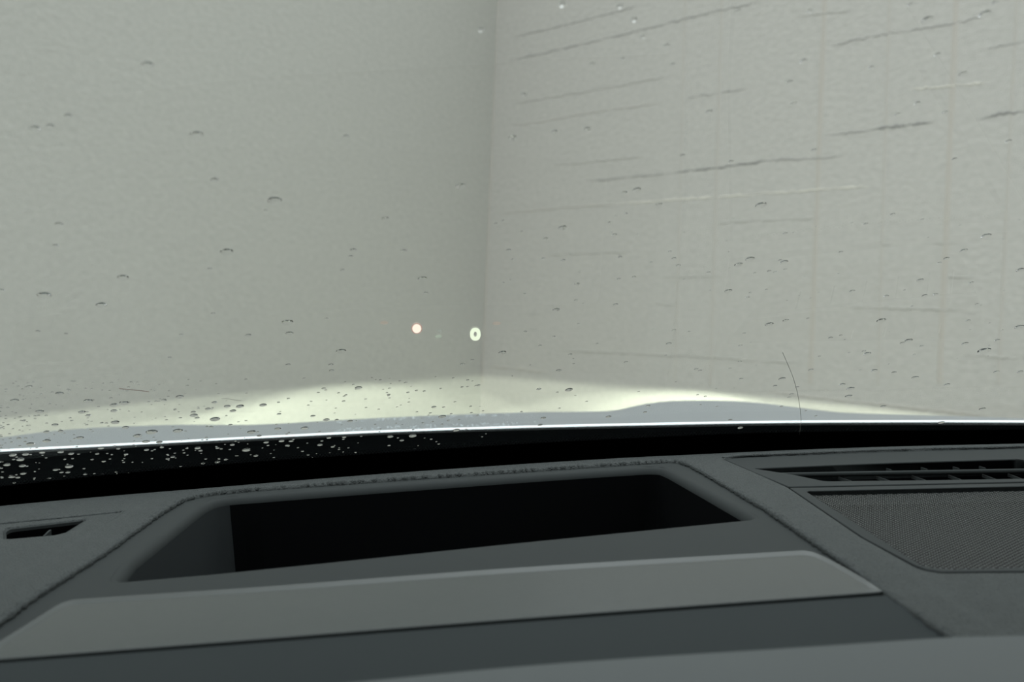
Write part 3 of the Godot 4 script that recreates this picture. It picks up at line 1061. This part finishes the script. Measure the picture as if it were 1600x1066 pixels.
func build_drops() -> void:
	var big := [drop_mesh(28, 10, 0.50, 1.0), drop_mesh(28, 10, 0.57, 1.0), drop_mesh(28, 10, 0.64, 1.0)]
	var small := [drop_mesh(18, 7, 0.58, 1.0), drop_mesh(18, 7, 0.64, 0.95)]
	# where they lie, in words, and (x, y, width) of each
	var zones := [
		["over the upper left wall", 8, [225, 1, 18, 230, 104, 17, 54, 203, 15, 78, 199, 12, 106, 183, 11, 307, 213, 19, 335, 283, 11, 540, 215, 9, 720, 292, 14, 753, 48, 9]],
		["over the middle of the left wall", 8, [92, 352, 11, 87, 385, 8, 354, 395, 18, 192, 435, 15, 69, 463, 19, 158, 478, 15, 328, 421, 6, 429, 315, 20, 415, 330, 5, 602, 343, 10, 552, 392, 9, 548, 402, 6, 535, 423, 6, 631, 393, 8, 660, 437, 13, 665, 459, 7, 2, 455, 8]],
		["over the lower left wall", 7, [449, 505, 16, 452, 522, 11, 533, 550, 14, 510, 499, 5, 450, 571, 7, 517, 571, 7, 518, 580, 7, 723, 570, 7, 388, 525, 8, 333, 491, 6, 283, 524, 5, 265, 560, 5, 59, 519, 6, 103, 523, 5, 738, 563, 5, 93, 616, 11, 46, 605, 8]],
		["over the upper right wall beside the corner", 8, [879, 8, 11, 969, 11, 9, 991, 32, 9, 1153, 19, 9, 1042, 73, 9, 926, 101, 7, 1052, 102, 7, 819, 149, 8, 1005, 59, 8, 867, 207, 9, 918, 203, 10, 1108, 176, 9, 801, 217, 12, 1067, 244, 7, 1142, 254, 8, 995, 298, 12, 973, 93, 7]],
		["over the upper far right wall", 9, [1450, 33, 17, 1539, 24, 17, 1423, 9, 9, 1555, 6, 9, 1465, 87, 10, 1505, 117, 12, 1256, 97, 11, 1234, 130, 10, 1362, 107, 8, 1434, 163, 9, 1403, 180, 8, 1477, 177, 8, 1241, 163, 9, 1576, 222, 9, 1272, 236, 8, 1492, 250, 8, 1265, 19, 8]],
		["over the middle of the right wall beside the corner", 8, [976, 302, 8, 1030, 321, 9, 1189, 322, 16, 879, 357, 12, 853, 374, 7, 953, 349, 6, 978, 335, 5, 960, 368, 7, 880, 408, 7, 849, 405, 5, 969, 403, 6, 1047, 394, 5, 1053, 405, 7, 1060, 416, 7, 1154, 415, 12, 1172, 406, 13, 1107, 427, 6, 967, 437, 6, 991, 434, 6, 902, 445, 8, 1138, 456, 11, 795, 392, 7]],
		["over the middle of the far right wall", 8, [1395, 336, 7, 1353, 351, 6, 1541, 370, 14, 1506, 393, 11, 1479, 405, 8, 1468, 412, 6, 1227, 366, 7, 1314, 395, 6, 1225, 411, 12, 1219, 408, 6, 1202, 425, 6, 1211, 426, 5, 1227, 422, 5, 1438, 439, 9, 1518, 443, 7, 1595, 423, 12, 1332, 456, 8, 1385, 464, 8, 1445, 463, 8, 1462, 461, 7]],
		["over the lower right wall beside the corner", 7, [869, 485, 10, 962, 477, 7, 1168, 466, 6, 1053, 517, 6, 1045, 538, 8, 821, 519, 5, 1163, 522, 5, 1157, 541, 6, 1156, 566, 6, 978, 567, 6, 873, 580, 8, 1088, 578, 6, 1094, 580, 5, 844, 541, 5, 891, 555, 6, 785, 552, 11, 900, 470, 5, 1158, 593, 6]],
		["over the lower far right wall", 8, [1228, 502, 9, 1202, 508, 12, 1377, 502, 13, 1513, 502, 7, 1593, 512, 13, 1420, 533, 11, 1508, 538, 9, 1538, 549, 18, 1558, 533, 8, 1355, 554, 11, 1350, 550, 6, 1298, 529, 7, 1314, 525, 5, 1440, 542, 6, 1410, 537, 7, 1366, 580, 9, 1397, 583, 7, 1267, 579, 7, 1557, 582, 8, 1594, 582, 8, 1222, 593, 10, 1211, 604, 6, 1246, 606, 5, 1329, 608, 11, 1316, 602, 9, 1326, 620, 10, 1430, 591, 10, 1480, 602, 8]],
		["over the glow under the left wall", 9, [23, 627, 11, 138, 628, 13, 178, 634, 11, 194, 631, 13, 178, 643, 9, 62, 644, 11, 128, 645, 10, 138, 650, 8, 281, 621, 11, 256, 626, 7, 335, 630, 8, 355, 636, 9, 375, 636, 11, 364, 643, 9, 303, 650, 11, 325, 640, 8, 302, 645, 7, 336, 656, 14, 308, 654, 7, 180, 661, 12, 86, 665, 9, 411, 634, 10, 560, 607, 10, 506, 608, 6, 537, 628, 5, 436, 648, 6, 489, 651, 7]],
		["over the glow under the right wall", 7, [842, 609, 7, 889, 610, 11, 871, 614, 4, 998, 613, 4, 678, 637, 7, 748, 603, 5, 1090, 618, 4, 874, 639, 4, 1237, 617, 6, 1233, 622, 5, 1380, 636, 8, 1535, 640, 9]],
		["over the left of the hood", 9, [196, 669, 9, 237, 676, 16, 278, 674, 13, 215, 682, 12, 125, 685, 10, 73, 690, 11, 48, 695, 12, 73, 676, 9, 95, 675, 8, 228, 691, 10, 249, 692, 9, 393, 676, 12, 405, 682, 7, 434, 671, 9, 476, 670, 11, 510, 657, 9, 547, 659, 8, 526, 657, 6, 30, 686, 7, 330, 668, 6, 360, 665, 6]],
		["over the right of the hood", 7, [691, 652, 11, 713, 673, 10, 849, 654, 8, 844, 665, 7, 951, 652, 8, 1013, 635, 6, 1008, 645, 6, 1141, 657, 6, 1221, 636, 5, 1471, 661, 9]],
		["on the black band under the hood edge", 8, [20, 712, 10, 40, 711, 9, 32, 719, 11, 11, 727, 10, 35, 729, 9, 66, 708, 8, 95, 707, 9, 111, 710, 8, 108, 730, 11, 87, 735, 8, 36, 741, 8, 18, 746, 9, 28, 747, 7, 96, 739, 6, 106, 739, 7, 133, 742, 6, 158, 701, 9, 152, 710, 6, 144, 719, 5, 162, 722, 6, 185, 702, 6, 197, 711, 6, 229, 704, 7, 253, 700, 6, 309, 701, 9, 313, 705, 6, 385, 704, 12, 340, 701, 6, 363, 696, 7, 262, 718, 6, 270, 715, 7, 317, 725, 6, 340, 723, 8, 353, 719, 6, 400, 713, 7, 416, 692, 8, 440, 690, 8, 455, 690, 7, 449, 697, 7, 500, 696, 8, 514, 685, 7, 538, 684, 6, 520, 699, 6, 610, 683, 9, 645, 682, 11, 628, 689, 7, 608, 697, 5, 1157, 669, 8]],
	]
	var first := {}
	for zone in zones:
		var a: Array = zone[2]
		var rows := []
		for i in range(0, a.size(), 3):
			rows.append([a[i], a[i + 1], a[i + 2]])
		rows.sort_custom(func(p, q): return p[0] < q[0])
		var place: String = zone[0]
		var limit: int = zone[1]
		var nth := 0
		var wee := 0
		for r in rows:
			var large: bool = r[2] >= limit
			var kind := ("big%d" % (rng.randi() % 3)) if r[2] >= 9 else ("small%d" % (rng.randi() % 2))
			var o: MeshInstance3D
			if first.has(kind):
				o = first[kind].duplicate()
			else:
				o = MeshInstance3D.new()
				o.mesh = big[int(kind.right(1))] if kind.begins_with("big") else small[int(kind.right(1))]
				o.material_override = M.water
				first[kind] = o
			o.name = numbered("raindrop")
			o.transform = drop_at(r[0], r[1], r[2] * 1.08)
			add_child(o, true)
			if large:
				tag(o, "raindrop %s, %s larger one from left" % [place, NTH[mini(nth, 27)]], "raindrop", "raindrops on the windscreen")
				nth += 1
			else:
				tag(o, "pinhead raindrop %s, %s pinhead from left" % [place, NTH[mini(wee, 27)]], "raindrop", "pinhead raindrops %s" % place)
				wee += 1
	# the finest spray, too small to count
	var st := begin()
	var cap: ArrayMesh = drop_mesh(10, 4, 0.65, 1.0)
	for k in 520:
		var px := 760.0 * pow(rng.randf(), 1.7)
		var low := 758.0 - px * 0.085
		var py := lerpf(596.0 - px * 0.01, low, rng.randf())
		if k > 430:
			px = rng.randf_range(760, 1600)
			py = rng.randf_range(330, 655)
		st.append_from(cap, 0, drop_at(px, py, rng.randf_range(2.2, 5.0)))
	var spray := part("rain_spray", st, M.water, self)
	tag(spray, "finest rain spray on the windscreen, thickest at its lower left corner", "rain spray")
	spray.set_meta("kind", "stuff")

# ------------------------------------------------------------------ low beams
func build_lamps() -> void:
	var lens := glow(Color(1.0, 1.0, 0.86), 3.0)
	var i := 0
	for at in [Vector3(-0.72, 0.665, -2.42), Vector3(0.78, 0.665, -2.42)]:
		var h := thing("headlamp", ["lit low beam headlamp under the left of the hood", "lit low beam headlamp under the right of the hood"][i], "headlamp", Transform3D(Basis(), at))
		i += 1
		var st := begin()
		for k in 20:
			for s in [[0.0, 0.03, 0.05, 0.03], [0.05, 0.03, 0.07, 0.05]]:
				var a0 := TAU * k / 20
				var a1 := TAU * (k + 1) / 20
				var n0 := Vector3(cos(a0), sin(a0), 0)
				var n1 := Vector3(cos(a1), sin(a1), 0)
				quad4(st, n0 * s[1] + Vector3(0, 0, 0.08 - s[0]), n1 * s[1] + Vector3(0, 0, 0.08 - s[0]), n1 * s[3] + Vector3(0, 0, 0.08 - s[2]), n0 * s[3] + Vector3(0, 0, 0.08 - s[2]), n0, n1, n1, n0)
		part("housing", st, M.black, h)
		st = begin()
		for k in 20:
			tri(st, Vector3(0, 0, 0.02), Vector3(cos(TAU * k / 20), sin(TAU * k / 20), 0) * 0.045 + Vector3(0, 0, 0.02), Vector3(cos(TAU * (k + 1) / 20), sin(TAU * (k + 1) / 20), 0) * 0.045 + Vector3(0, 0, 0.02), Vector3.FORWARD, Vector3.FORWARD, Vector3.FORWARD)
		part("lens", st, lens, h)
		for beam in [[86.0, 6.0, 0.016], [40.0, 8.0, 0.045], [22.0, 7.5, 0.09]]:
			var l := SpotLight3D.new()
			l.name = "low_beam"
			l.light_color = Color(0.95, 1.0, 0.90)
			l.light_energy = beam[1] * (0.6 if at.x < 0.0 else 0.95)
			l.light_size = 0.01
			l.spot_range = 30.0
			l.spot_attenuation = 2.0
			l.spot_angle = beam[0]
			l.spot_angle_attenuation = beam[2]
			l.shadow_enabled = true
			h.add_child(l, true)
			l.rotation = Vector3(deg_to_rad(-beam[0] - 0.15), deg_to_rad(6.0 if at.x < 0.0 else -6.0), 0)
